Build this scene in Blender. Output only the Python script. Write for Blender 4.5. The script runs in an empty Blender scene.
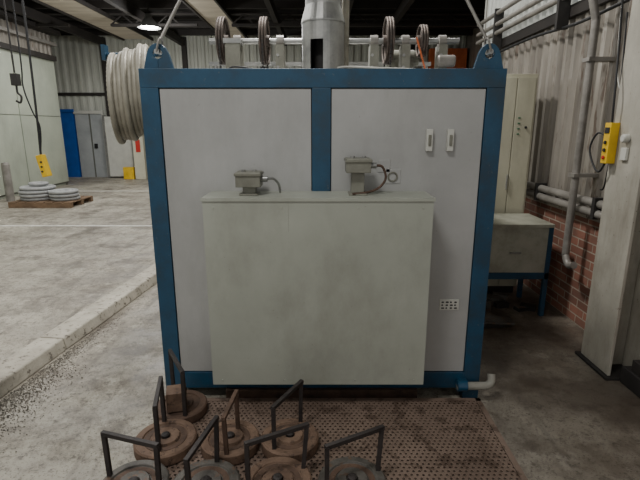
import bpy, bmesh, math, random
from mathutils import Vector, Matrix
random.seed(4)
S = bpy.context.scene

def lin(c):
    o=[]
    for v in c:
        v=v/255.0
        o.append(v/12.92 if v<=0.04045 else ((v+0.055)/1.055)**2.4)
    return (o[0],o[1],o[2],1.0)

# ---------------------------------------------------------------- materials
def mat(name, c1, c2=None, scale=3.0, rough=0.6, metal=0.0, bump=0.0, speck=None, speck_amt=0.0,
        stretch=(1,1,1), emit=None, estr=0.0, lo=0.35, hi=0.7, speck_scale=60.0, speck_thr=0.66, soft=0.06,
        smear=None, smear_amt=0.0, smear_scale=2.0, smear_stretch=(1,1,1)):
    m=bpy.data.materials.new(name); m.use_nodes=True
    nt=m.node_tree; N=nt.nodes; L=nt.links
    b=N['Principled BSDF']
    b.inputs['Roughness'].default_value=rough
    b.inputs['Metallic'].default_value=metal
    c1=lin(c1); c2=lin(c2) if c2 else c1
    tc=N.new('ShaderNodeTexCoord')
    def mapping(st):
        mp=N.new('ShaderNodeMapping'); mp.inputs['Scale'].default_value=st
        L.new(tc.outputs['Object'],mp.inputs['Vector']); return mp.outputs['Vector']
    mv=mapping(stretch)
    n=N.new('ShaderNodeTexNoise'); n.inputs['Scale'].default_value=scale
    n.inputs['Detail'].default_value=8; n.inputs['Roughness'].default_value=0.65
    L.new(mv,n.inputs['Vector'])
    r=N.new('ShaderNodeMapRange'); r.inputs['From Min'].default_value=lo; r.inputs['From Max'].default_value=hi
    L.new(n.outputs['Fac'],r.inputs['Value'])
    mx=N.new('ShaderNodeMix'); mx.data_type='RGBA'
    mx.inputs[6].default_value=c1; mx.inputs[7].default_value=c2
    L.new(r.outputs['Result'],mx.inputs[0])
    col=mx.outputs[2]
    def layer(col,vec,c,amt,sc,thr,sf,det=4):
        n2=N.new('ShaderNodeTexNoise'); n2.inputs['Scale'].default_value=sc; n2.inputs['Detail'].default_value=det
        n2.inputs['Roughness'].default_value=0.7
        L.new(vec,n2.inputs['Vector'])
        r2=N.new('ShaderNodeMapRange'); r2.inputs['From Min'].default_value=thr; r2.inputs['From Max'].default_value=thr+sf
        r2.inputs['To Max'].default_value=amt
        L.new(n2.outputs['Fac'],r2.inputs['Value'])
        m2=N.new('ShaderNodeMix'); m2.data_type='RGBA'
        L.new(r2.outputs['Result'],m2.inputs[0]); L.new(col,m2.inputs[6]); m2.inputs[7].default_value=lin(c)
        return m2.outputs[2]
    if smear: col=layer(col,mapping(smear_stretch),smear,smear_amt,smear_scale,0.48,0.18,10)
    if speck: col=layer(col,mv,speck,speck_amt,speck_scale,speck_thr,soft)
    L.new(col,b.inputs['Base Color'])
    if bump>0:
        bp=N.new('ShaderNodeBump'); bp.inputs['Strength'].default_value=bump; bp.inputs['Distance'].default_value=0.01
        n3=N.new('ShaderNodeTexNoise'); n3.inputs['Scale'].default_value=scale*8; n3.inputs['Detail'].default_value=6
        L.new(tc.outputs['Object'],n3.inputs['Vector'])
        L.new(n3.outputs['Fac'],bp.inputs['Height']); L.new(bp.outputs['Normal'],b.inputs['Normal'])
    if emit:
        b.inputs['Emission Color'].default_value=lin(emit); b.inputs['Emission Strength'].default_value=estr
    return m

M={}
M['panel']=mat('galvanised_panel_paint',(176,176,174),(160,160,158),1.6,0.40,0.1,0.03,(100,96,88),0.5,speck_scale=42,speck_thr=0.68,smear=(126,124,118),smear_amt=0.3,smear_scale=2.2,smear_stretch=(1,1,0.3))
M['cover']=mat('cover_grey_paint',(168,171,160),(154,157,146),2.0,0.48,0.05,0.05,(84,80,68),0.6,speck_scale=36,speck_thr=0.67,soft=0.06,smear=(114,112,100),smear_amt=0.36,smear_scale=2.0,smear_stretch=(1,1,0.55))
M['blue']=mat('blue_frame_paint',(28,74,102),(22,58,82),5,0.42,0,0.05,(96,100,98),0.6,speck_scale=34,speck_thr=0.64,smear=(46,60,68),smear_amt=0.6,smear_scale=5)
M['rust']=mat('rusted_iron',(104,82,68),(66,52,44),12,0.75,0.2,0.3)
M['wheel']=mat('sheave_iron',(104,92,84),(64,58,54),14,0.6,0.4,0.2)
M['rusty']=mat('rust_brown_light',(130,106,88),(90,70,58),9,0.75,0.15,0.3,(60,46,38),0.7,speck_scale=30,speck_thr=0.56)
M['iron']=mat('dark_cast_iron',(104,100,94),(66,62,58),12,0.55,0.3,0.2,(112,82,60),0.6,speck_scale=20,speck_thr=0.56)
M['bar']=mat('dark_handle_steel',(62,56,54),(40,36,36),14,0.6,0.3,0.2)
M['plate']=mat('perforated_plate_rust',(138,119,106),(108,91,80),4,0.6,0.25,0.2,(80,64,54),0.7,speck_scale=12,speck_thr=0.54)
M['black']=mat('black_rubber',(26,26,28),(18,18,20),8,0.6)
M['dark']=mat('dark_steel',(48,45,43),(32,30,30),4,0.7)  # one even dark steel colour
M['steelwhite']=mat('column_cream_paint',(178,174,162),(152,148,136),2.5,0.6,0,0.08,(92,82,68),0.7,speck_scale=28,speck_thr=0.64,smear=(118,110,96),smear_amt=0.6,smear_scale=3,smear_stretch=(1,1,0.25))
M['corrug']=mat('dirty_corrugated_sheet',(162,156,146),(114,108,100),1.5,0.5,0.25,0.03,(92,72,56),0.7,stretch=(3,3,0.4),speck_scale=5,speck_thr=0.58)
M['corrug_light']=mat('light_corrugated_sheet',(200,202,192),(166,168,158),1.0,0.6,0,0,stretch=(2,2,0.5))
M['translucent']=mat('translucent_sheet',(196,198,192),(150,150,142),1.2,0.5,0,0,stretch=(2,2,0.5),emit=(220,225,220),estr=0.13)
M['leftpanel']=mat('pale_green_door_panel',(174,180,164),(156,162,148),0.8,0.6,smear=(130,134,122),smear_amt=0.5,smear_scale=1,smear_stretch=(1,1,.4))
M['seam']=mat('panel_seam',(100,102,94),None,2,0.7)
M['ceil']=mat('dark_roof_sheet',(38,35,33),(26,24,24),1.2,0.8)
M['beam']=mat('roof_steel',(50,45,41),(35,32,30),2,0.7)
M['rooflight']=mat('rooflight_sheet',(166,158,140),(118,110,96),1.2,0.6,0,0,stretch=(0.5,4,1),emit=(215,200,175),estr=0.1)
M['hose']=mat('ribbed_grey_hose',(166,161,146),(122,118,106),6,0.5,0.15,0.1)
M['elbow']=mat('grey_elbow_plastic',(160,158,150),(140,138,128),6,0.5)
M['grey']=mat('junction_box_grey',(132,132,120),(108,106,96),10,0.5,0.2,0.1)
M['white']=mat('white_plastic',(200,200,192),(184,184,176),5,0.5)
M['galv']=mat('galvanised_metal',(172,172,168),(126,127,126),6,0.36,0.6,0.05)
M['cream']=mat('cabinet_cream',(200,197,176),(180,177,156),1.5,0.5,smear=(150,146,126),smear_amt=0.5,smear_scale=2,smear_stretch=(1,1,.3))
M['green']=mat('indicator_green',(90,124,96),(70,100,78),5,0.4)
M['tablebox']=mat('grey_green_metal',(178,178,164),(150,150,136),3,0.5,0.1,smear=(122,120,106),smear_amt=0.5,smear_scale=3)
M['yellow']=mat('yellow_plastic',(228,188,30),(190,150,24),5,0.5)
M['red']=mat('red_plastic',(180,40,30),None,5,0.5)
M['doorblue']=mat('door_blue',(30,90,175),(26,76,150),3,0.5)
M['doorgrey']=mat('door_grey',(172,176,176),(150,154,156),2,0.5)
M['orange']=mat('orange_brick',(206,110,62),(170,84,48),5,0.7)
M['wood']=mat('pallet_wood',(128,104,80),(94,74,56),6,0.8,stretch=(1,6,1))
M['coil']=mat('grey_coil',(168,169,168),(130,132,134),8,0.55)
M['gravel']=mat('gravel',(118,112,102),(66,62,58),20,0.9)
M['pipe']=mat('grey_pipe_paint',(150,146,140),(112,108,102),6,0.45,0.2)
M['text']=mat('label_black',(30,30,30),None,5,0.6)
M['lampglow']=mat('lamp_glow',(255,255,250),None,5,0.5,emit=(255,250,235),estr=25)
M['paintline']=mat('worn_white_line',(220,219,211),(165,162,153),6,0.7)

def floor_mat():
    m=bpy.data.materials.new('concrete_floor'); m.use_nodes=True
    nt=m.node_tree;N=nt.nodes;L=nt.links;b=N['Principled BSDF']
    tc=N.new('ShaderNodeTexCoord')
    def noise(sc,det=8,ro=0.6,vec=None):
        n=N.new('ShaderNodeTexNoise'); n.inputs['Scale'].default_value=sc; n.inputs['Detail'].default_value=det; n.inputs['Roughness'].default_value=ro
        L.new(vec or tc.outputs['Object'],n.inputs['Vector']); return n
    def rng(o,a,bb,c=0,d=1):
        r=N.new('ShaderNodeMapRange'); r.inputs[1].default_value=a; r.inputs[2].default_value=bb; r.inputs[3].default_value=c; r.inputs[4].default_value=d
        L.new(o,r.inputs[0]); return r.outputs[0]
    def mix(f,a,bb):
        x=N.new('ShaderNodeMix'); x.data_type='RGBA'
        L.new(f,x.inputs[0])
        if isinstance(a,tuple): x.inputs[6].default_value=a
        else: L.new(a,x.inputs[6])
        if isinstance(bb,tuple): x.inputs[7].default_value=bb
        else: L.new(bb,x.inputs[7])
        return x.outputs[2]
    def mul(a,bb):
        q=N.new('ShaderNodeMath'); q.operation='MULTIPLY'; L.new(a,q.inputs[0]); L.new(bb,q.inputs[1]); return q.outputs[0]
    a=mix(rng(noise(0.7).outputs[0],0.4,0.6),lin((170,164,150)),lin((136,130,118)))
    sx=N.new('ShaderNodeSeparateXYZ'); L.new(tc.outputs['Object'],sx.inputs[0])
    a=mix(rng(noise(2.2,14,0.74).outputs[0],0.46,0.6,0,0.8),a,lin((106,98,88)))
    a=mix(rng(noise(6,12,0.78).outputs[0],0.52,0.62,0,0.55),a,lin((192,187,174)))
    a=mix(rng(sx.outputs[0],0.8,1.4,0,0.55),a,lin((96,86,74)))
    a=mix(rng(noise(15,10,0.8).outputs[0],0.51,0.61,0,0.75),a,lin((78,71,62)))
    a=mix(rng(noise(1.1,12,0.7).outputs[0],0.56,0.66,0,0.65),a,lin((84,76,66)))
    a=mix(rng(noise(70,4).outputs[0],0.57,0.65,0,0.65),a,lin((60,54,48)))
    # cabinet's shadow on the right-hand floor deepened in colour, mottled like stains
    painted_shade=mul(rng(sx.outputs[0],0.9,1.3),rng(noise(1.7,8,0.6).outputs[0],0.42,0.58,0,0.7))
    a=mix(painted_shade,a,lin((70,60,50)))
    mp=N.new('ShaderNodeMapping'); mp.inputs['Rotation'].default_value=(0,0,0.5); mp.inputs['Scale'].default_value=(5,0.35,1)
    L.new(tc.outputs['Object'],mp.inputs[0])
    a=mix(rng(noise(1.8,8,0.6,mp.outputs[0]).outputs[0],0.54,0.66,0,0.5),a,lin((88,82,74)))
    L.new(a,b.inputs['Base Color'])
    L.new(rng(noise(3,6).outputs[0],0.38,0.62,0.35,0.75),b.inputs['Roughness'])
    bp=N.new('ShaderNodeBump'); bp.inputs['Strength'].default_value=0.35; bp.inputs['Distance'].default_value=0.01
    L.new(noise(14,8).outputs[0],bp.inputs['Height']); L.new(bp.outputs[0],b.inputs['Normal'])
    return m
M['floor']=floor_mat()
M['curb']=mat('curb_concrete',(186,180,166),(146,140,128),5,0.8,0,0.4,(82,75,66),0.8,speck_scale=20,speck_thr=0.57)

def brick_mat():
    m=bpy.data.materials.new('red_brick'); m.use_nodes=True
    nt=m.node_tree;N=nt.nodes;L=nt.links;b=N['Principled BSDF']; b.inputs['Roughness'].default_value=0.85
    tc=N.new('ShaderNodeTexCoord'); s=N.new('ShaderNodeSeparateXYZ'); c=N.new('ShaderNodeCombineXYZ')
    L.new(tc.outputs['Object'],s.inputs[0]); L.new(s.outputs[1],c.inputs[0]); L.new(s.outputs[2],c.inputs[1])
    br=N.new('ShaderNodeTexBrick'); L.new(c.outputs[0],br.inputs['Vector'])
    br.inputs['Scale'].default_value=1.0; br.inputs['Brick Width'].default_value=0.22; br.inputs['Row Height'].default_value=0.075
    br.inputs['Mortar Size'].default_value=0.006
    br.inputs['Color1'].default_value=lin((156,106,88)); br.inputs['Color2'].default_value=lin((120,82,68)); br.inputs['Mortar'].default_value=lin((166,154,138))
    n=N.new('ShaderNodeTexNoise'); n.inputs['Scale'].default_value=5; n.inputs['Detail'].default_value=6; L.new(tc.outputs['Object'],n.inputs[0])
    r=N.new('ShaderNodeMapRange'); r.inputs[1].default_value=0.45; r.inputs[2].default_value=0.7; r.inputs[4].default_value=0.6; L.new(n.outputs[0],r.inputs[0])
    x=N.new('ShaderNodeMix'); x.data_type='RGBA'; L.new(r.outputs[0],x.inputs[0]); L.new(br.outputs[0],x.inputs[6]); x.inputs[7].default_value=lin((98,80,70))
    L.new(x.outputs[2],b.inputs['Base Color'])
    bp=N.new('ShaderNodeBump'); bp.invert=True; bp.inputs['Strength'].default_value=0.6; bp.inputs['Distance'].default_value=0.01
    L.new(br.outputs['Fac'],bp.inputs['Height']); L.new(bp.outputs[0],b.inputs['Normal'])
    return m
M['brick']=brick_mat()

# ---------------------------------------------------------------- mesh builder
class B:
    def __init__(s,name): s.name=name; s.bm=bmesh.new(); s.mats=[]
    def mi(s,k):
        if k not in s.mats: s.mats.append(k)
        return s.mats.index(k)
    def faces(s,vs,fs,k,smooth=False):
        i=s.mi(k); V=[s.bm.verts.new(v) for v in vs]
        for f in fs:
            try:
                F=s.bm.faces.new([V[j] for j in f]); F.material_index=i; F.smooth=smooth
            except ValueError: pass
    def box(s,x0,x1,y0,y1,z0,z1,k,rot=None,piv=None):
        vs=[Vector(p) for p in [(x0,y0,z0),(x1,y0,z0),(x1,y1,z0),(x0,y1,z0),(x0,y0,z1),(x1,y0,z1),(x1,y1,z1),(x0,y1,z1)]]
        if rot:
            c=Vector(piv) if piv else Vector(((x0+x1)/2,(y0+y1)/2,(z0+z1)/2))
            R=Matrix.Rotation(rot[1],3,rot[0]); vs=[R@(v-c)+c for v in vs]
        s.faces(vs,[(0,3,2,1),(4,5,6,7),(0,1,5,4),(1,2,6,5),(2,3,7,6),(3,0,4,7)],k)
    def prism(s,pts,k,ax,d0,d1):
        def P(a,b,d): return {'X':(d,a,b),'Y':(a,d,b),'Z':(a,b,d)}[ax]
        n=len(pts); vs=[P(a,b,d0) for a,b in pts]+[P(a,b,d1) for a,b in pts]
        fs=[tuple(range(n-1,-1,-1)),tuple(range(n,2*n))]+[(i,(i+1)%n,n+(i+1)%n,n+i) for i in range(n)]
        s.faces(vs,fs,k)
    def beam(s,p0,p1,w,h,k):
        p0=Vector(p0);p1=Vector(p1);d=(p1-p0).normalized()
        up=Vector((0,0,1)) if abs(d.z)<0.95 else Vector((0,1,0))
        a=d.cross(up).normalized(); b=a.cross(d).normalized()
        vs=[p+a*sx*w/2+b*sy*h/2 for p in (p0,p1) for sx,sy in((-1,-1),(1,-1),(1,1),(-1,1))]
        s.faces(vs,[(0,3,2,1),(4,5,6,7),(0,1,5,4),(1,2,6,5),(2,3,7,6),(3,0,4,7)],k)
    def tube(s,pts,r,k,n=12,closed=False,smooth_path=True,sub=6,caps=True):
        pts=[Vector(p) for p in pts]
        if smooth_path and len(pts)>2:
            out=[];m=len(pts)
            rngi=range(m) if closed else range(m-1)
            for i in rngi:
                if closed: a,b,c,d=pts[(i-1)%m],pts[i],pts[(i+1)%m],pts[(i+2)%m]
                else: a,b,c,d=pts[max(i-1,0)],pts[i],pts[i+1],pts[min(i+2,m-1)]
                for t in range(sub):
                    t/=sub
                    out.append(0.5*((2*b)+(c-a)*t+(2*a-5*b+4*c-d)*t*t+(3*b-a-3*c+d)*t**3))
            if not closed: out.append(pts[-1])
            pts=out
        m=len(pts); T=[]
        for i in range(m):
            if closed: t=pts[(i+1)%m]-pts[i-1]
            else: t=pts[min(i+1,m-1)]-pts[max(i-1,0)]
            T.append(t.normalized())
        up=Vector((0,0,1)) if abs(T[0].z)<0.9 else Vector((0,1,0))
        a=T[0].cross(up).normalized(); vs=[]
        for i in range(m):
            a=(a-T[i]*a.dot(T[i])).normalized(); b=T[i].cross(a)
            rr=r(i) if callable(r) else r
            for j in range(n):
                th=2*math.pi*j/n; vs.append(pts[i]+rr*(a*math.cos(th)+b*math.sin(th)))
        fs=[]
        for i in range(m if closed else m-1):
            for j in range(n):
                p=i*n+j;q=i*n+(j+1)%n;i2=((i+1)%m)*n
                fs.append((p,q,i2+(j+1)%n,i2+j))
        s.faces(vs,fs,k,True)
        if caps and not closed:
            s.faces(vs[:n],[tuple(range(n-1,-1,-1))],k); s.faces(vs[-n:],[tuple(range(n))],k)
    def lathe(s,prof,c,k,ax='Z',n=40,smooth=False,closed=False):
        c=Vector(c); vs=[]
        for r,h in prof:
            for j in range(n):
                th=2*math.pi*j/n; a=r*math.cos(th);b=r*math.sin(th)
                v={'Z':(a,b,h),'X':(h,a,b),'Y':(a,h,b)}[ax]; vs.append(c+Vector(v))
        fs=[];m=len(prof)
        for i in range(m if closed else m-1):
            i2=(i+1)%m
            for j in range(n): fs.append((i*n+j,i*n+(j+1)%n,i2*n+(j+1)%n,i2*n+j))
        if not closed:
            if prof[0][0]>1e-5: fs.append(tuple(range(n-1,-1,-1)))
            if prof[-1][0]>1e-5: fs.append(tuple((m-1)*n+j for j in range(n)))
        s.faces(vs,fs,k,smooth)
    def cyl(s,p0,p1,r,k,n=20): s.tube([p0,p1],r,k,n,smooth_path=False)
    def torus(s,c,R,r,k,ax='Z',n=36,m=10,rib=0,tilt=0):
        c=Vector(c);pts=[]
        for i in range(n):
            th=2*math.pi*i/n;a=R*math.cos(th);b=R*math.sin(th)
            v=Vector({'Z':(a,b,0),'X':(0,a,b),'Y':(a,0,b)}[ax])
            if tilt: v=Matrix.Rotation(tilt,3,'Z')@v
            pts.append(c+v)
        rr=(lambda i: r*(1+rib*(i%2))) if rib else r
        s.tube(pts,rr,k,m,closed=True,smooth_path=False)
    def done(s,bevel=0):
        bmesh.ops.recalc_face_normals(s.bm,faces=s.bm.faces)
        me=bpy.data.meshes.new(s.name); s.bm.to_mesh(me); s.bm.free()
        for k in s.mats: me.materials.append(M[k])
        o=bpy.data.objects.new(s.name,me); S.collection.objects.link(o)
        if bevel>0:
            b=o.modifiers.new('bevel','BEVEL'); b.width=bevel; b.segments=2; b.limit_method='ANGLE'; b.angle_limit=math.radians(50)
        return o

def corrugated(b,run,a0,a1,fixed,z0,z1,k,pitch=0.14,depth=0.03,inward=1):
    prof=[];x=a0
    while x<a1:
        for dx,d in((0,0),(pitch*0.35,0),(pitch*0.5,1),(pitch*0.85,1)):
            if x+dx<a1: prof.append((x+dx,d*depth*inward))
        x+=pitch
    prof.append((a1,0))
    vs=[]
    for z in(z0,z1):
        for p,d in prof: vs.append((p,fixed+d,z) if run=='X' else (fixed+d,p,z))
    n=len(prof)
    b.faces(vs,[(i,i+1,n+i+1,n+i) for i in range(n-1)],k)

# ================================================================= ROOM
H=4.6
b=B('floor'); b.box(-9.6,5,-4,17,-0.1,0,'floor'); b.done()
b=B('ceiling')
b.box(-9.6,5,-2,17,H+0.15,H+0.2,'ceil')
for x0,x1 in((-6.45,-5.55),(-3.1,-2.4)):
    b.box(x0,x1,1,16.4,H-0.07,H-0.05,'rooflight'); b.box(x0-0.05,x0,1,16.4,H-0.12,H-0.03,'beam'); b.box(x1,x1+0.05,1,16.4,H-0.12,H-0.03,'beam')
y=1.0
while y<16.5:
    b.box(-9.6,5,y,y+0.07,H-0.03,H+0.15,'beam'); y+=1.15
b.done()
b=B('ceiling_truss_beams')
for yy in (4.5,9.0,13.0):
    for xa,xb in((-9.5,-6.55),(-5.45,-3.2),(-2.3,4.9)):
        b.box(xa,xb,yy,yy+0.12,H-0.34,H-0.28,'beam'); b.box(xa,xb,yy,yy+0.12,H-0.06,H-0.031,'beam')
        x=xa
        while x<xb-0.6:
            b.beam((x,yy+.06,H-.30),(x+.3,yy+.06,H-.05),.03,.03,'beam'); b.beam((x+.3,yy+.06,H-.05),(x+.6,yy+.06,H-.30),.03,.03,'beam'); x+=.6
for xx in (-7.2,-4.6,-1.2,0.6,1.9):
    b.box(xx,xx+0.12,0,16.4,H-0.28,H-0.06,'beam')
b.done()

b=B('wall_back')
corrugated(b,'X',-9.6,5,16.6,0,H+0.2,'corrug_light',0.25,0.05,-1)
b.box(-9.6,5,16.62,16.8,0,H+0.2,'leftpanel')
b.box(-9.6,5,16.5,16.56,2.75,2.85,'beam')
for xx in(-7.3,-4.6,-2,0.6,3): b.box(xx,xx+0.15,16.4,16.55,0,H,'beam')
b.done()
b=B('wall_left')
b.box(-7.95,-7.75,-2,14.2,0,H+0.2,'leftpanel')
b.box(-9.6,-7.75,14.1,14.2,0,H+0.2,'corrug')
b.box(-9.7,-9.6,14,16.8,0,H+0.2,'corrug_light')
corrugated(b,'Y',-2,14.2,-7.74,3.6,H+0.2,'corrug',0.2,0.04,1)
y=-1.7
while y<14:
    b.box(-7.75,-7.70,y,min(y+1.97,14.2),0.1,2.0,'leftpanel'); b.box(-7.75,-7.70,y,min(y+1.97,14.2),2.015,3.6,'leftpanel'); y+=2.0
b.box(-7.76,-7.74,-2,14.2,0.05,3.6,'seam')
b.box(-7.76,-7.60,-2,14.2,3.55,3.68,'beam')
b.box(-7.76,-7.55,-2,14.2,3.95,4.03,'pipe'); b.box(-7.76,-7.4,-2,14.2,4.25,4.35,'beam')
b.done(0.004)
b=B('wall_right')
b.box(2.28,2.48,0,7,0,0.95,'brick')
b.box(2.26,2.48,0,7,0.95,0.985,'curb')
corrugated(b,'Y',0,7,2.32,0.98,2.7,'corrug',0.15,0.035,-1)
corrugated(b,'Y',0,7,2.32,2.7,H+0.2,'translucent',0.15,0.035,-1)
b.box(2.38,2.46,0,7,0.98,H+0.2,'dark')
b.box(2.24,2.30,0,7,2.66,2.76,'beam')
b.box(2.24,2.30,0,7,3.5,3.58,'beam')
b.box(2.3,5.0,6.9,7.0,0,H+0.2,'corrug')
b.box(4.9,5.0,7,16.8,0,H+0.2,'corrug')
b.done()
b=B('floor_curb')
d=Vector((0.1,1,0)).normalized(); nrm=Vector((-d.y,d.x,0))
random.seed(2)
p=Vector((-2.36,-0.4,0)); L=0
while L<13:
    ln=1.25; q=p+d*(ln-0.008)
    w=0.22; h=0.10
    vs=[p,q,q+nrm*w,p+nrm*w]; vs=[v.copy() for v in vs]+[v+Vector((0,0,h)) for v in vs]
    j=random.uniform(0.0,0.012)
    vs[4]+=nrm*(0.02+j); vs[5]+=nrm*0.02
    b.faces(vs,[(0,3,2,1),(4,5,6,7),(0,1,5,4),(1,2,6,5),(2,3,7,6),(3,0,4,7)],'curb')
    p=p+d*ln; L+=ln
b.done(0.012)
b=B('floor_line_marking'); b.box(-7.6,-1.9,8.0,8.08,0.0,0.003,'paintline'); b.box(-7.6,-2.2,12.6,12.68,0.0,0.003,'paintline'); b.done()
b=B('gravel_debris'); random.seed(5)
for i in range(4200):
    t=min(5.5,2.0+abs(random.gauss(0,0.8))); off=abs(random.gauss(0,0.07 if t>3.1 else 0.13))
    x=-2.36+0.1*(t+0.4)+0.015+off; r=random.uniform(0.002,0.0055)*(1.6 if random.random()<.03 else 1)
    vs=[(x+r*random.uniform(.7,1.2),t,r*.4),(x-r,t+r*.3,r*.4),(x,t+r*1.1,r*.4),(x,t-r,r*.4),(x,t,r*1.3),(x,t,0)]
    b.faces(vs,[(0,2,4),(2,1,4),(1,3,4),(3,0,4),(2,0,5),(1,2,5),(3,1,5),(0,3,5)],'gravel')
b.done()

# ================================================================= FURNACE CABINET
XL,XR,YF,YB,ZT=-0.985,1.015,2.65,4.35,2.01
b=B('industrial_furnace_cabinet')
cw=0.1
for x0 in (XL,XR-cw):
    b.box(x0,x0+cw,YF,YF+cw,0,ZT-cw,'blue'); b.box(x0,x0+cw,YB-cw,YB,0,ZT-cw,'blue')
b.box(XL,XR,YF,YF+cw,ZT-cw,ZT,'blue'); b.box(XL,XR,YB-cw,YB,ZT-cw,ZT,'blue')
for x0 in(XL,XR-cw):
    b.box(x0,x0+cw,YF+cw,YB-cw,ZT-cw,ZT,'blue'); b.box(x0,x0+cw,YF+cw,YB-cw,0.08,0.18,'blue')
b.box(XL+cw,XR-cw,YF,YF+cw,0.08,0.19,'blue'); b.box(XL+cw,XR-cw,YB-cw,YB,0.08,0.19,'blue')
b.box(-0.045,0.06,YF,YF+0.06,0.19,ZT-cw,'blue')
for a,c in((XL+cw+0.004,-0.049),(0.064,XR-cw-0.004)):
    b.box(a,c,YF+0.008,YF+0.03,0.194,ZT-cw-0.004,'panel')
b.box(XL+cw,XR-cw,YF+0.031,YF+0.05,0.19,ZT-cw,'dark')
b.box(XL+0.012,XL+0.03,YF+cw,YB-cw,0.18,ZT-cw,'panel'); b.box(XR-0.03,XR-0.012,YF+cw,YB-cw,0.18,ZT-cw,'panel')
b.box(XL+cw,XR-cw,YB-0.03,YB-0.012,0.19,ZT-cw,'panel')
b.box(XL+cw,XR-cw,YF+cw,YB-cw,ZT-0.02,ZT-0.001,'panel')
b.box(XL+cw,XR-cw,YF+cw,YB-cw,0.10,0.12,'dark')
b.box(-0.6,0.62,YF-0.02,YF+0.06,0.0,0.075,'rust')
def lug(xc):
    L_=[(xc,ZT-0.01),(xc+0.085,ZT-0.01),(xc+0.06,ZT+0.08),(xc+0.045,ZT+0.11),(xc+0.025,ZT+0.128),(xc,ZT+0.134),(xc,ZT+0.106),(xc+0.019,ZT+0.099),(xc+0.027,ZT+0.08),(xc+0.019,ZT+0.061),(xc,ZT+0.053)]
    R_=[(2*xc-a,c) for a,c in L_]
    for P in(L_,R_): b.prism(P,'blue','Y',YF+0.035,YF+0.06)
lug(XL+0.1); lug(XR-0.09)
for x in (0.611,0.728):
    b.box(x-0.017,x+0.017,YF-0.02,YF+0.009,1.57,1.69,'white'); b.box(x-0.008,x+0.008,YF-0.026,YF-0.019,1.60,1.66,'grey')
b.box(0.73,0.85,YF+0.002,YF+0.009,0.61,0.68,'white')
for i in range(4):
    for j in range(3):
        w=(0.018,0.011,0.015)[(i+j)%3]
        b.box(0.742+i*0.026,0.742+w+i*0.026,YF-0.001,YF+0.004,0.620+j*0.019,0.629+j*0.019,'text')
b.lathe([(0.03,0),(0.03,0.01),(0.02,0.01),(0.02,0)],(0.415,YF-0.002,1.425),'grey','Y',20,closed=True)
b.lathe([(0.0,0),(0.02,0.0)],(0.415,YF+0.006,1.425),'dark','Y',20)
b.box(0.375,0.462,YF+0.004,YF+0.009,1.385,1.47,'panel')
b.box(0.33,0.40,YF+0.004,YF+0.009,1.45,1.52,'panel')
b.done(0.004)

b=B('cover_box')
b.box(-0.615,0.595,2.39,YF+0.007,0.26,1.33,'cover')
b.box(-0.622,0.602,2.383,YF+0.007,1.325,1.343,'cover')
b.box(-0.1665,-0.1655,2.389,2.392,1.16,1.325,'grey')
for x in(-0.56,-0.2,0.2,0.54):
    for z in (0.29,1.29): b.lathe([(0.005,-0.003),(0.005,0.002)],(x,2.389,z),'cover','Y',8)
b.done(0.006)

def jbox(x,zt,hh):
    b=B('junction_box')
    b.box(x-0.035,x+0.035,2.50,2.56,1.343,zt-hh+0.005,'grey')
    b.box(x-0.05,x+0.05,2.47,2.59,1.343,1.352,'grey')
    b.box(x-0.066,x+0.066,2.46,2.58,zt-hh,zt,'grey')
    b.box(x-0.071,x+0.071,2.452,2.588,zt-0.02,zt-0.004,'grey')
    b.cyl((x-0.03,2.52,zt-0.002),(x-0.03,2.52,zt+0.01),0.012,'galv',12); b.cyl((x+0.03,2.52,zt-0.002),(x+0.03,2.52,zt+0.01),0.012,'galv',12)
    b.cyl((x+0.066,2.52,zt-0.04),(x+0.1,2.52,zt-0.04),0.016,'galv',12)
    if x<0:
        b.tube([(x+0.1,2.52,zt-0.04),(x+0.13,2.54,zt-0.042),(x+0.155,2.57,zt-0.075),(x+0.16,2.6,1.345)],0.007,'galv',8)
    else:
        b.tube([(x+0.1,2.52,zt-0.04),(x+0.135,2.53,zt-0.05),(x+0.155,2.54,zt-0.11),(x+0.12,2.53,1.38),(x+0.05,2.5,1.356),(x-0.03,2.47,1.352)],0.007,'rust',8)
    b.done(0.003)
jbox(-0.385,1.468,0.08); jbox(0.205,1.54,0.075)

b=B('drain_pipe_elbow')
b.tube([(0.86,2.60,0.125),(1.0,2.60,0.125),(1.05,2.60,0.128),(1.075,2.61,0.15),(1.08,2.63,0.19)],0.025,'elbow',14)
b.cyl((0.86,2.60,0.125),(0.92,2.60,0.125),0.034,'blue',16)
b.box(0.87,0.93,2.60,2.65,0.1,0.15,'blue')
b.done()

b=B('hose_coil')
for i in range(8):
    R=0.25+0.012*math.sin(i*1.9)
    b.torus((XL-0.085-i*0.029,3.04,1.925-0.008*i),R,0.0165,'hose','X',120,10,rib=0.14,tilt=0.25)
b.cyl((XL+0.02,3.04,2.135),(XL-0.34,3.04,2.135),0.012,'blue'); b.box(XL-0.35,XL-0.33,3.01,3.07,2.1,2.19,'blue')
b.done()

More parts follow.
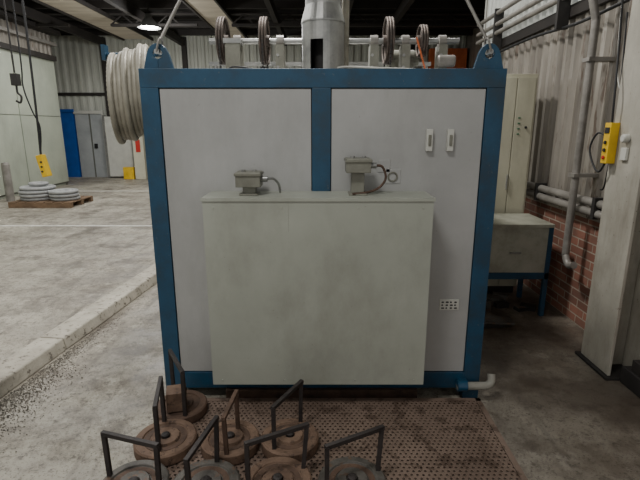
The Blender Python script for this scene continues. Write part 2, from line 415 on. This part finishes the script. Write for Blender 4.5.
# chimney
b=B('exhaust_chimney')
c=Vector((0.02,3.3,0)); r=0.14; n=40
rows=[ZT,2.05,2.25,2.36]
def pt(rr,z,j): return c+Vector((rr*math.cos(2*math.pi*j/n),rr*math.sin(2*math.pi*j/n),z))
for rr in (r,r-0.006):
    for i in range(3):
        for j in range(n):
            ang=(j+0.5)/n*360
            if i==1 and 236<ang<268: continue
            b.faces([pt(rr,rows[i],j),pt(rr,rows[i],j+1),pt(rr,rows[i+1],j+1),pt(rr,rows[i+1],j)],[(0,1,2,3)],'galv')
b.lathe([(0.14,2.36),(0.145,2.36),(0.145,2.37),(0.116,2.47),(0.116,3.4),(0.108,3.4),(0.108,2.47),(0.134,2.37)],(0.02,3.3,0),'galv','Z',n,closed=True)
b.lathe([(0.12,2.53),(0.12,2.55)],(0.02,3.3,0),'galv')
b.lathe([(0.08,ZT),(0.08,2.4)],(0.02,3.36,0),'dark')
b.cyl((0.175,3.45,ZT),(0.175,3.45,4.2),0.026,'hose')
b.done()
b=B('lifting_sling')
for (x,s) in((XL+0.1,-1),(XR-0.09,1)):
    b.cyl((x,YF+0.02,ZT+0.09),(x,YF+0.075,ZT+0.09),0.014,'galv',12)
    b.tube([(x,YF+0.02,ZT+0.09),(x-0.02*s,YF+0.02,ZT+0.15),(x-0.02*s,YF+0.07,ZT+0.15),(x,YF+0.075,ZT+0.09)],0.006,'pipe',8)
    b.cyl((x-0.02*s,YF+0.047,ZT+0.155),(0.02+0.02*s,3.6,4.2),0.009,'pipe',10)
b.box(-0.04,0.08,3.55,3.65,4.18,4.32,'dark'); b.cyl((0.02,3.6,4.3),(0.02,3.6,H-0.03),0.012,'dark')
b.done()

b=B('door_lift_drive_shaft')
ys=3.5; zs=2.29
b.cyl((-0.78,ys,zs),(0.98,ys,zs),0.02,'galv',14)
def wheel(x,R):
    for dx,rr in((0,0.010),(-0.018,0.008),(0.018,0.008)): b.torus((x+dx,ys,zs),R,rr,'wheel','X',32,8)
    b.cyl((x-0.035,ys,zs),(x+0.035,ys,zs),0.04,'wheel')
    for i in range(5):
        a=2*math.pi*i/5; b.cyl((x,ys,zs),(x,ys+R*math.cos(a),zs+R*math.sin(a)),0.011,'wheel',8)
for x in(-0.68,-0.39,0.48,0.72): wheel(x,0.15 if x!=0.72 else 0.1)
for x in(-0.58,-0.28,0.38,0.60,0.86):
    b.box(x-0.03,x+0.03,ys-0.06,ys+0.06,ZT,zs-0.03,'grey'); b.lathe([(0.04,-0.025),(0.04,0.025)],(x,ys,zs),'pipe','X',20)
    b.cyl((x-0.015,ys-0.068,ZT+0.1),(x-0.015,ys-0.055,ZT+0.1),0.01,'galv',8); b.cyl((x-0.015,ys-0.068,ZT+0.18),(x-0.015,ys-0.055,ZT+0.18),0.01,'galv',8)
b.box(-0.85,0.9,ys-0.07,ys+0.07,ZT,ZT+0.03,'galv')
b.box(-0.64,-0.54,ys-0.17,ys-0.08,ZT,2.27,'grey'); b.box(-0.65,-0.53,ys-0.18,ys-0.07,2.25,2.28,'galv')
b.lathe([(0.06,0.5),(0.065,0.52),(0.065,0.7),(0.05,0.74)],(0,ys+0.22,2.2),'grey','X')
b.box(0.56,0.66,ys+0.16,ys+0.28,ZT,2.2,'grey')
for x in(-0.68,-0.39,0.48):
    for sgn in(-1,1):
        z=ZT+0.01
        while z<zs:
            b.box(x-0.006,x+0.006,ys+sgn*0.15-0.008,ys+sgn*0.15+0.008,z,z+0.018,'dark'); z+=0.024
b.beam((0.75,ys-0.1,ZT+0.02),(0.66,ys-0.1,2.30),0.010,0.010,'orange')
b.lathe([(0.035,-0.06),(0.04,-0.05),(0.04,0.05),(0.035,0.06)],(0.86,ys-0.14,2.14),'pipe','X',20)
b.tube([(0.1,ys-0.3,ZT),(0.12,ys-0.3,2.08),(0.4,ys-0.35,2.07),(0.8,ys-0.35,2.05),(0.85,ys-0.35,ZT)],0.006,'white',8)
b.tube([(-0.6,ys-0.25,ZT),(-0.58,ys-0.25,2.09),(-0.3,ys-0.25,2.05),(-0.1,ys-0.25,ZT)],0.006,'black',8)
b.done()
b=B('hoist_frame_rail')
b.cyl((-0.85,4.0,ZT),(-0.85,4.0,2.2),0.02,'galv'); b.cyl((0.86,4.0,ZT),(0.86,4.0,2.2),0.02,'galv')
b.beam((-0.9,4.0,2.2),(0.9,4.0,2.2),0.04,0.03,'galv')
b.done()

# ================================================================= PLATFORM
b=B('perforated_platform')
x0,x1,y0,y1,zt=-0.86,0.97,1.2,2.50,0.10
px=0.028; rowh=0.0243
i=0; y=y0+0.02
while y+rowh<y1-0.015:
    x=x0+0.02+(px/2 if i%2 else 0)
    while x+px<x1-0.01:
        cx=x+px/2; cy=y+rowh/2; hr=0.0068
        outer=[(x,y),(cx,y),(x+px,y),(x+px,cy),(x+px,y+rowh),(cx,y+rowh),(x,y+rowh),(x,cy)]
        inner=[(cx+hr*math.cos(a),cy+hr*math.sin(a)) for a in [math.radians(225+45*k) for k in range(8)]]
        vs=[(p[0],p[1],zt) for p in outer]+[(p[0],p[1],zt) for p in inner]+[(p[0],p[1],zt-0.005) for p in inner]
        fs=[(k,(k+1)%8,8+(k+1)%8,8+k) for k in range(8)]+[(8+k,8+(k+1)%8,16+(k+1)%8,16+k) for k in range(8)]
        b.faces(vs,fs,'plate')
        x+=px
    i+=1; y+=rowh
for a in((x0,x1,y0,y0+0.03),(x0,x1,y1-0.03,y1),(x0,x0+0.04,y0,y1),(x1-0.03,x1,y0,y1)):
    b.box(*a,zt-0.05,zt+0.003,'plate')
for xx in(-0.5,0.0,0.5): b.box(xx,xx+0.04,y0+0.03,y1-0.03,0.03,zt-0.008,'dark')
for xx in(x0+0.1,x1-0.14):
    for yy in(y0+0.1,y1-0.14): b.box(xx,xx+0.04,yy,yy+0.04,0,zt-0.01,'dark')
b.done()

# ================================================================= WEIGHTS
def weight(x,y,kd,h0,h1,kb='bar',r=0.148,block=False,ring='rust',t=0.06,zt=0.38):
    b=B('lifting_weight_disc'); z=0.104
    b.lathe([(0,0),(r-0.006,0),(r,0.006),(r,t-0.008),(r-0.008,t),(r*0.74,t),(r*0.71,t-0.008),(r*0.47,t-0.008),(r*0.44,t+0.006),(r*0.18,t+0.006),(r*0.16,t-0.004),(0,t-0.004)],(x,y,z),kd,'Z',44)
    b.lathe([(r*0.68,t-0.009),(r*0.68,t-0.005),(r*0.5,t-0.005),(r*0.5,t-0.009)],(x,y,z),ring,'Z',44,closed=True)
    b.lathe([(0.0,t-0.01),(0.022,t-0.01),(0.022,t+0.014),(0.012,t+0.018),(0,t+0.018)],(x,y,z),'bar','Z',16)
    (ax,ay),(bx,by)=h0,h1
    va=Vector((ax,ay,0));vb=Vector((bx,by,0)); cc=Vector((x,y,0))
    def foot(v):
        d=v-cc
        if d.length>r-0.02: d=d.normalized()*(r-0.02)
        return cc+d
    fa=foot(va);fb=foot(vb)
    w=0.02
    b.beam((fa.x,fa.y,z+t-0.01),(ax,ay,zt),w,w,kb); b.beam((fb.x,fb.y,z+t-0.01),(bx,by,zt),w,w,kb)
    dd=(vb-va).normalized()*w/2
    b.beam((ax-dd.x,ay-dd.y,zt),(bx+dd.x,by+dd.y,zt),w,w,kb)
    if block:
        b.box(x-0.06,x+0.045,y-0.09,y+0.01,z+t+0.004,z+t+0.115,'rusty',rot=('Z',0.25))
    b.done(0.0015)
weight(-0.80,2.36,'rust',(-0.735,2.23),(-0.875,2.47),block=True,t=0.055,zt=0.43)
weight(-0.79,2.06,'rusty',(-0.79,1.96),(-0.85,2.22),r=0.156,zt=0.40)
weight(-0.46,2.06,'rusty',(-0.45,1.90),(-0.43,2.12),'rust')
weight(-0.155,2.07,'rusty',(-0.225,1.97),(-0.10,2.20),zt=0.39)
weight(-0.83,1.745,'iron',(-0.96,1.79),(-0.70,1.71),r=0.152)
weight(-0.51,1.75,'iron',(-0.545,1.62),(-0.485,1.90),r=0.152)
weight(-0.19,1.765,'rusty',(-0.315,1.72),(-0.06,1.85),r=0.154)
weight(0.145,1.765,'iron',(0.03,1.70),(0.28,1.83),r=0.154)

# ================================================================= RIGHT SIDE
b=B('steel_column')
b.box(2.0,2.02,2.9,3.24,0.02,H,'steelwhite'); b.box(2.2,2.22,2.9,3.24,0.02,H,'steelwhite'); b.box(2.02,2.2,3.06,3.08,0.02,H,'steelwhite')
b.box(1.97,2.24,2.87,3.27,0,0.02,'dark')
b.done(0.003)
b=B('column_brace'); b.box(2.06,2.2,2.55,2.86,0,0.12,'dark'); b.box(2.08,2.18,2.6,2.8,0.12,0.2,'beam'); b.done(0.005)
b=B('crane_control_box')
b.box(1.94,1.999,3.17,3.24,1.46,1.73,'yellow'); b.box(1.935,1.941,3.18,3.23,1.66,1.70,'text')
for z in(1.50,1.55,1.60): b.lathe([(0.012,-0.012),(0.012,0.0)],(1.94,3.205,z),'red' if z<1.53 else 'text','X',12)
b.tube([(1.96,3.2,1.73),(1.95,3.2,1.92),(1.98,3.28,2.25),(1.96,3.28,2.6),(1.985,3.28,2.95)],0.007,'black',8)
b.tube([(1.96,3.21,1.47),(1.95,3.25,1.40),(1.96,3.34,1.43),(1.96,3.42,1.55),(1.98,3.38,1.66),(1.99,3.26,1.63)],0.007,'black',8)
b.done(0.003)
b=B('round_socket'); b.lathe([(0.022,-0.04),(0.027,-0.03),(0.027,0.0)],(1.999,3.07,1.63),'white','X',24); b.box(1.98,1.999,3.04,3.10,1.49,1.57,'white'); b.done(0.003)
b=B('wall_conduit_pipe')
b.tube([(2.12,3.85,2.53),(2.12,3.85,1.5),(2.12,3.85,0.72),(2.12,3.84,0.62),(2.12,3.78,0.56),(2.12,3.70,0.58)],0.03,'pipe',14,sub=4)
b.cyl((2.12,3.85,2.5),(2.06,3.85,2.7),0.03,'pipe',14); b.cyl((2.06,3.85,2.7),(2.06,3.85,4.5),0.03,'pipe',14)
for z in(1.3,2.2): b.box(2.08,2.28,3.8,3.9,z,z+0.03,'pipe')
b.done()
b=B('wall_horizontal_pipes')
for z,x in((1.03,2.2),(1.11,2.205)):
    b.tube([(x,3.3,z),(x,4.5,z),(x,5.0,z),(x,5.12,z-0.03),(x,5.16,z-0.12),(x,5.16,0.4)],0.034,'pipe',14)
b.box(2.16,2.26,3.6,3.64,0.99,1.16,'dark'); b.box(2.16,2.26,4.6,4.64,0.99,1.16,'dark')
b.done()
b=B('overhead_cable_pipes')
for z in(2.82,2.92,3.05): b.tube([(2.16,3.28,z),(2.16,6.8,z)],0.026,'pipe',10)
b.tube([(2.19,3.28,2.6),(2.19,4.2,2.56),(2.19,5.2,2.6),(2.19,6.8,2.58)],0.014,'black',8)
for y in(3.4,4.5,6.1): b.box(2.13,2.235,y,y+0.04,2.56,3.1,'dark')
b.done()
b=B('wall_cable'); b.tube([(2.24,3.75,2.6),(2.24,3.7,2.2),(2.24,3.62,1.98),(2.24,3.45,1.9),(2.24,3.32,1.96)],0.006,'white',8); b.tube([(2.2,3.6,2.5),(2.2,3.55,1.9),(2.22,3.6,1.3),(2.22,3.65,1.22)],0.006,'black',8); b.done()

b=B('electrical_cabinet')
b.box(1.25,2.06,4.6,5.05,0.08,2.19,'cream'); b.box(1.27,2.04,4.62,5.03,0,0.08,'dark')
b.box(1.27,1.86,4.585,4.60,0.1,2.16,'cream'); b.box(1.87,2.04,4.585,4.60,0.1,2.16,'cream')
for i in range(4): b.box(1.90,1.925,4.58,4.586,1.78-0.05*i,1.795-0.05*i,'green')
b.lathe([(0.012,-0.015),(0.012,0)],(1.98,4.585,1.7),'text','Y',12)
b.box(1.84,1.85,4.565,4.586,1.1,1.25,'galv')
b.done(0.004)
b=B('metal_workbench_cabinet')
b.box(1.2,2.05,4.0,4.5,0.42,0.84,'tablebox'); b.box(1.18,2.07,3.98,4.52,0.84,0.87,'tablebox')
b.box(1.2,2.07,3.99,4.03,0.36,0.42,'blue'); b.box(1.2,2.07,4.47,4.51,0.36,0.42,'blue')
for x in(1.2,2.03):
    for y in(3.99,4.47): b.box(x,x+0.04,y,y+0.04,0,0.84,'blue')
b.box(1.5,1.505,3.996,4.001,0.43,0.83,'dark'); b.box(1.7,1.8,3.98,4.0,0.6,0.615,'galv')
b.done(0.004)
b=B('floor_scrap_pile'); random.seed(8)
for i in range(16):
    x=random.uniform(1.3,1.95);y=random.uniform(4.06,4.4);a=random.uniform(0.05,0.16)
    b.box(x,x+a,y,y+a*.6,0,random.uniform(.02,.1),'dark' if i%2 else 'iron',rot=('Z',random.uniform(-.6,.6)))
b.done()
b=B('stacked_grates'); b.box(1.25,1.6,3.72,3.92,0,0.03,'dark',rot=('Z',.15)); b.box(1.3,1.7,3.74,3.9,0.03,0.05,'iron',rot=('Z',-.1)); b.done(0.003)
b=B('steel_post')
b.box(2.55,2.75,7.3,7.5,0.02,H-0.3,'pipe'); b.box(2.5,2.8,7.25,7.55,0,0.02,'dark'); b.done(0.004)
b=B('orange_brick_panel'); b.box(3.6,4.8,16.1,16.35,0,4.2,'orange'); b.done()

# ================================================================= LEFT SIDE
b=B('crane_pendant')
x,y=-3.55,6.0
b.box(x-0.04,x+0.04,y-0.05,y+0.05,1.08,1.36,'yellow',rot=('Y',-0.2))
b.tube([(x,y,H-0.1),(x+.02,y,3),(x,y,1.9),(x-0.02,y,1.34)],0.014,'black',8)
b.tube([(x-0.09,y,H-0.1),(x-0.1,y,2.6),(x-0.12,y,2.2),(x-0.05,y,1.9),(x+0.02,y,1.7),(x-0.02,y,1.36)],0.009,'black',8)
for z in(1.15,1.21,1.27): b.lathe([(0.014,-0.06),(0.014,-0.045)],(x,y,z),'text','Y',10)
b.done(0.006)
b=B('crane_hook')
x=-3.75
b.tube([(x,y,H-0.1),(x,y,2.35)],0.01,'dark',8); b.box(x-0.04,x+0.04,y-0.04,y+0.04,2.2,2.34,'dark')
b.tube([(x,y,2.2),(x,y,2.12),(x+0.04,y,2.07),(x+0.02,y,2.0),(x-0.03,y,2.02)],0.013,'dark',8)
b.done()
b=B('timber_pallet')
for i in range(7): b.box(-6.75+i*0.2,-6.59+i*0.2,9.9,10.9,0.1,0.125,'wood')
for yy in(9.9,10.35,10.8): b.box(-6.75,-5.39,yy,yy+0.1,0,0.1,'wood')
b.done(0.004)
b=B('wire_coil_stack')
for (cx,cy,R,nn) in((-6.35,10.35,0.33,4),(-5.72,10.3,0.27,3)):
    for i in range(nn):
        for k in range(3): b.torus((cx+.02*math.sin(i*3),cy+.02*math.cos(i*2),0.162+i*0.075),R-k*0.06,0.036,'coil','Z',28,8)
b.torus((-6.3,10.35,0.475),0.17,0.035,'coil','Z',24,8)
b.done()
b=B('bollard'); b.lathe([(0.09,0),(0.09,0.85),(0.07,0.9),(0,0.91)],(-7.35,10.9,0),'pipe'); b.done()
b=B('door_1'); b.box(-8.87,-8.42,16.3,16.5,0,2.2,'doorblue'); b.box(-8.92,-8.37,16.26,16.3,2.2,2.3,'doorblue'); b.done()
b=B('door_2')
b.box(-8.38,-7.45,16.35,16.48,0,2.15,'doorgrey'); b.box(-8.4,-7.4,16.3,16.36,2.15,2.25,'white'); b.box(-7.45,-7.38,16.3,16.36,0,2.15,'white')
b.box(-7.9,-7.86,16.33,16.36,0,2.15,'seam'); b.box(-7.8,-7.7,16.3,16.35,1.0,1.15,'text')
b.done()
b=B('white_partition'); b.box(-7.3,-6.35,16.05,16.15,0.05,2.05,'white'); b.box(-7.3,-7.24,16.0,16.2,0,2.1,'galv'); b.box(-6.4,-6.34,16.0,16.2,0,2.1,'galv'); b.done()
b=B('control_panel_cabinet')
b.box(-6.2,-5.85,15.6,16.0,0,1.5,'cream'); b.box(-6.6,-6.25,15.6,15.8,0,0.4,'yellow'); b.box(-6.1,-5.95,15.58,15.6,0.9,1.3,'red')
b.done(0.01)
b=B('high_bay_lamp')
b.lathe([(0.05,0.32),(0.07,0.3),(0.09,0.22),(0.26,0.02),(0.27,0),(0.255,0.0),(0.08,0.2)],(-4.1,12,4.02),'galv')
b.lathe([(0.0,0.06),(0.2,0.06),(0.2,0.02),(0.0,0.0)],(-4.1,12,4.02),'lampglow'); b.cyl((-4.1,12,4.3),(-4.1,12,H),0.02,'dark')
b.done()

# ================================================================= LIGHTS
def area(name,loc,sx,sy,e,col=(1,1,1),rot=(0,0,0)):
    l=bpy.data.lights.new(name,'AREA'); l.shape='RECTANGLE'; l.size=sx; l.size_y=sy; l.energy=e; l.color=col
    o=bpy.data.objects.new(name,l); o.location=loc; o.rotation_euler=rot; S.collection.objects.link(o)
area('rooflight_glow_a',(-6.0,8,H-0.36),0.8,12,240,(1,0.99,0.96))
area('rooflight_glow_b',(-2.75,8,H-0.36),0.6,12,210,(1,0.99,0.96))
area('bay_light_front',(-0.9,0.5,H-0.3),0.8,0.6,80,(1,0.985,0.95))
area('bay_light_over_furnace',(-0.25,4.0,H-0.35),0.35,0.35,120,(1,0.98,0.94))
area('added_fill_right',(1.5,6.0,H-0.35),0.8,0.8,26,(1,0.98,0.94),(math.radians(-20),0,0))  # added fill with no visible fixture, brightens the electrical cabinet area
pl=bpy.data.lights.new('lamp_bulb','POINT'); pl.energy=150; pl.shadow_soft_size=0.2
po=bpy.data.objects.new('lamp_bulb',pl); po.location=(-4.1,12,3.85); S.collection.objects.link(po)
w=bpy.data.worlds.new('world'); S.world=w; w.use_nodes=True
w.node_tree.nodes['Background'].inputs[0].default_value=(1,0.99,0.96,1); w.node_tree.nodes['Background'].inputs[1].default_value=0.6

# ================================================================= CAMERA
cd=bpy.data.cameras.new('camera'); cd.sensor_width=36; cd.lens=26; cd.clip_end=100
co=bpy.data.objects.new('camera',cd); co.location=(0,0,1.7)
co.rotation_euler=(math.radians(76.3),0,0)
S.collection.objects.link(co); S.camera=co
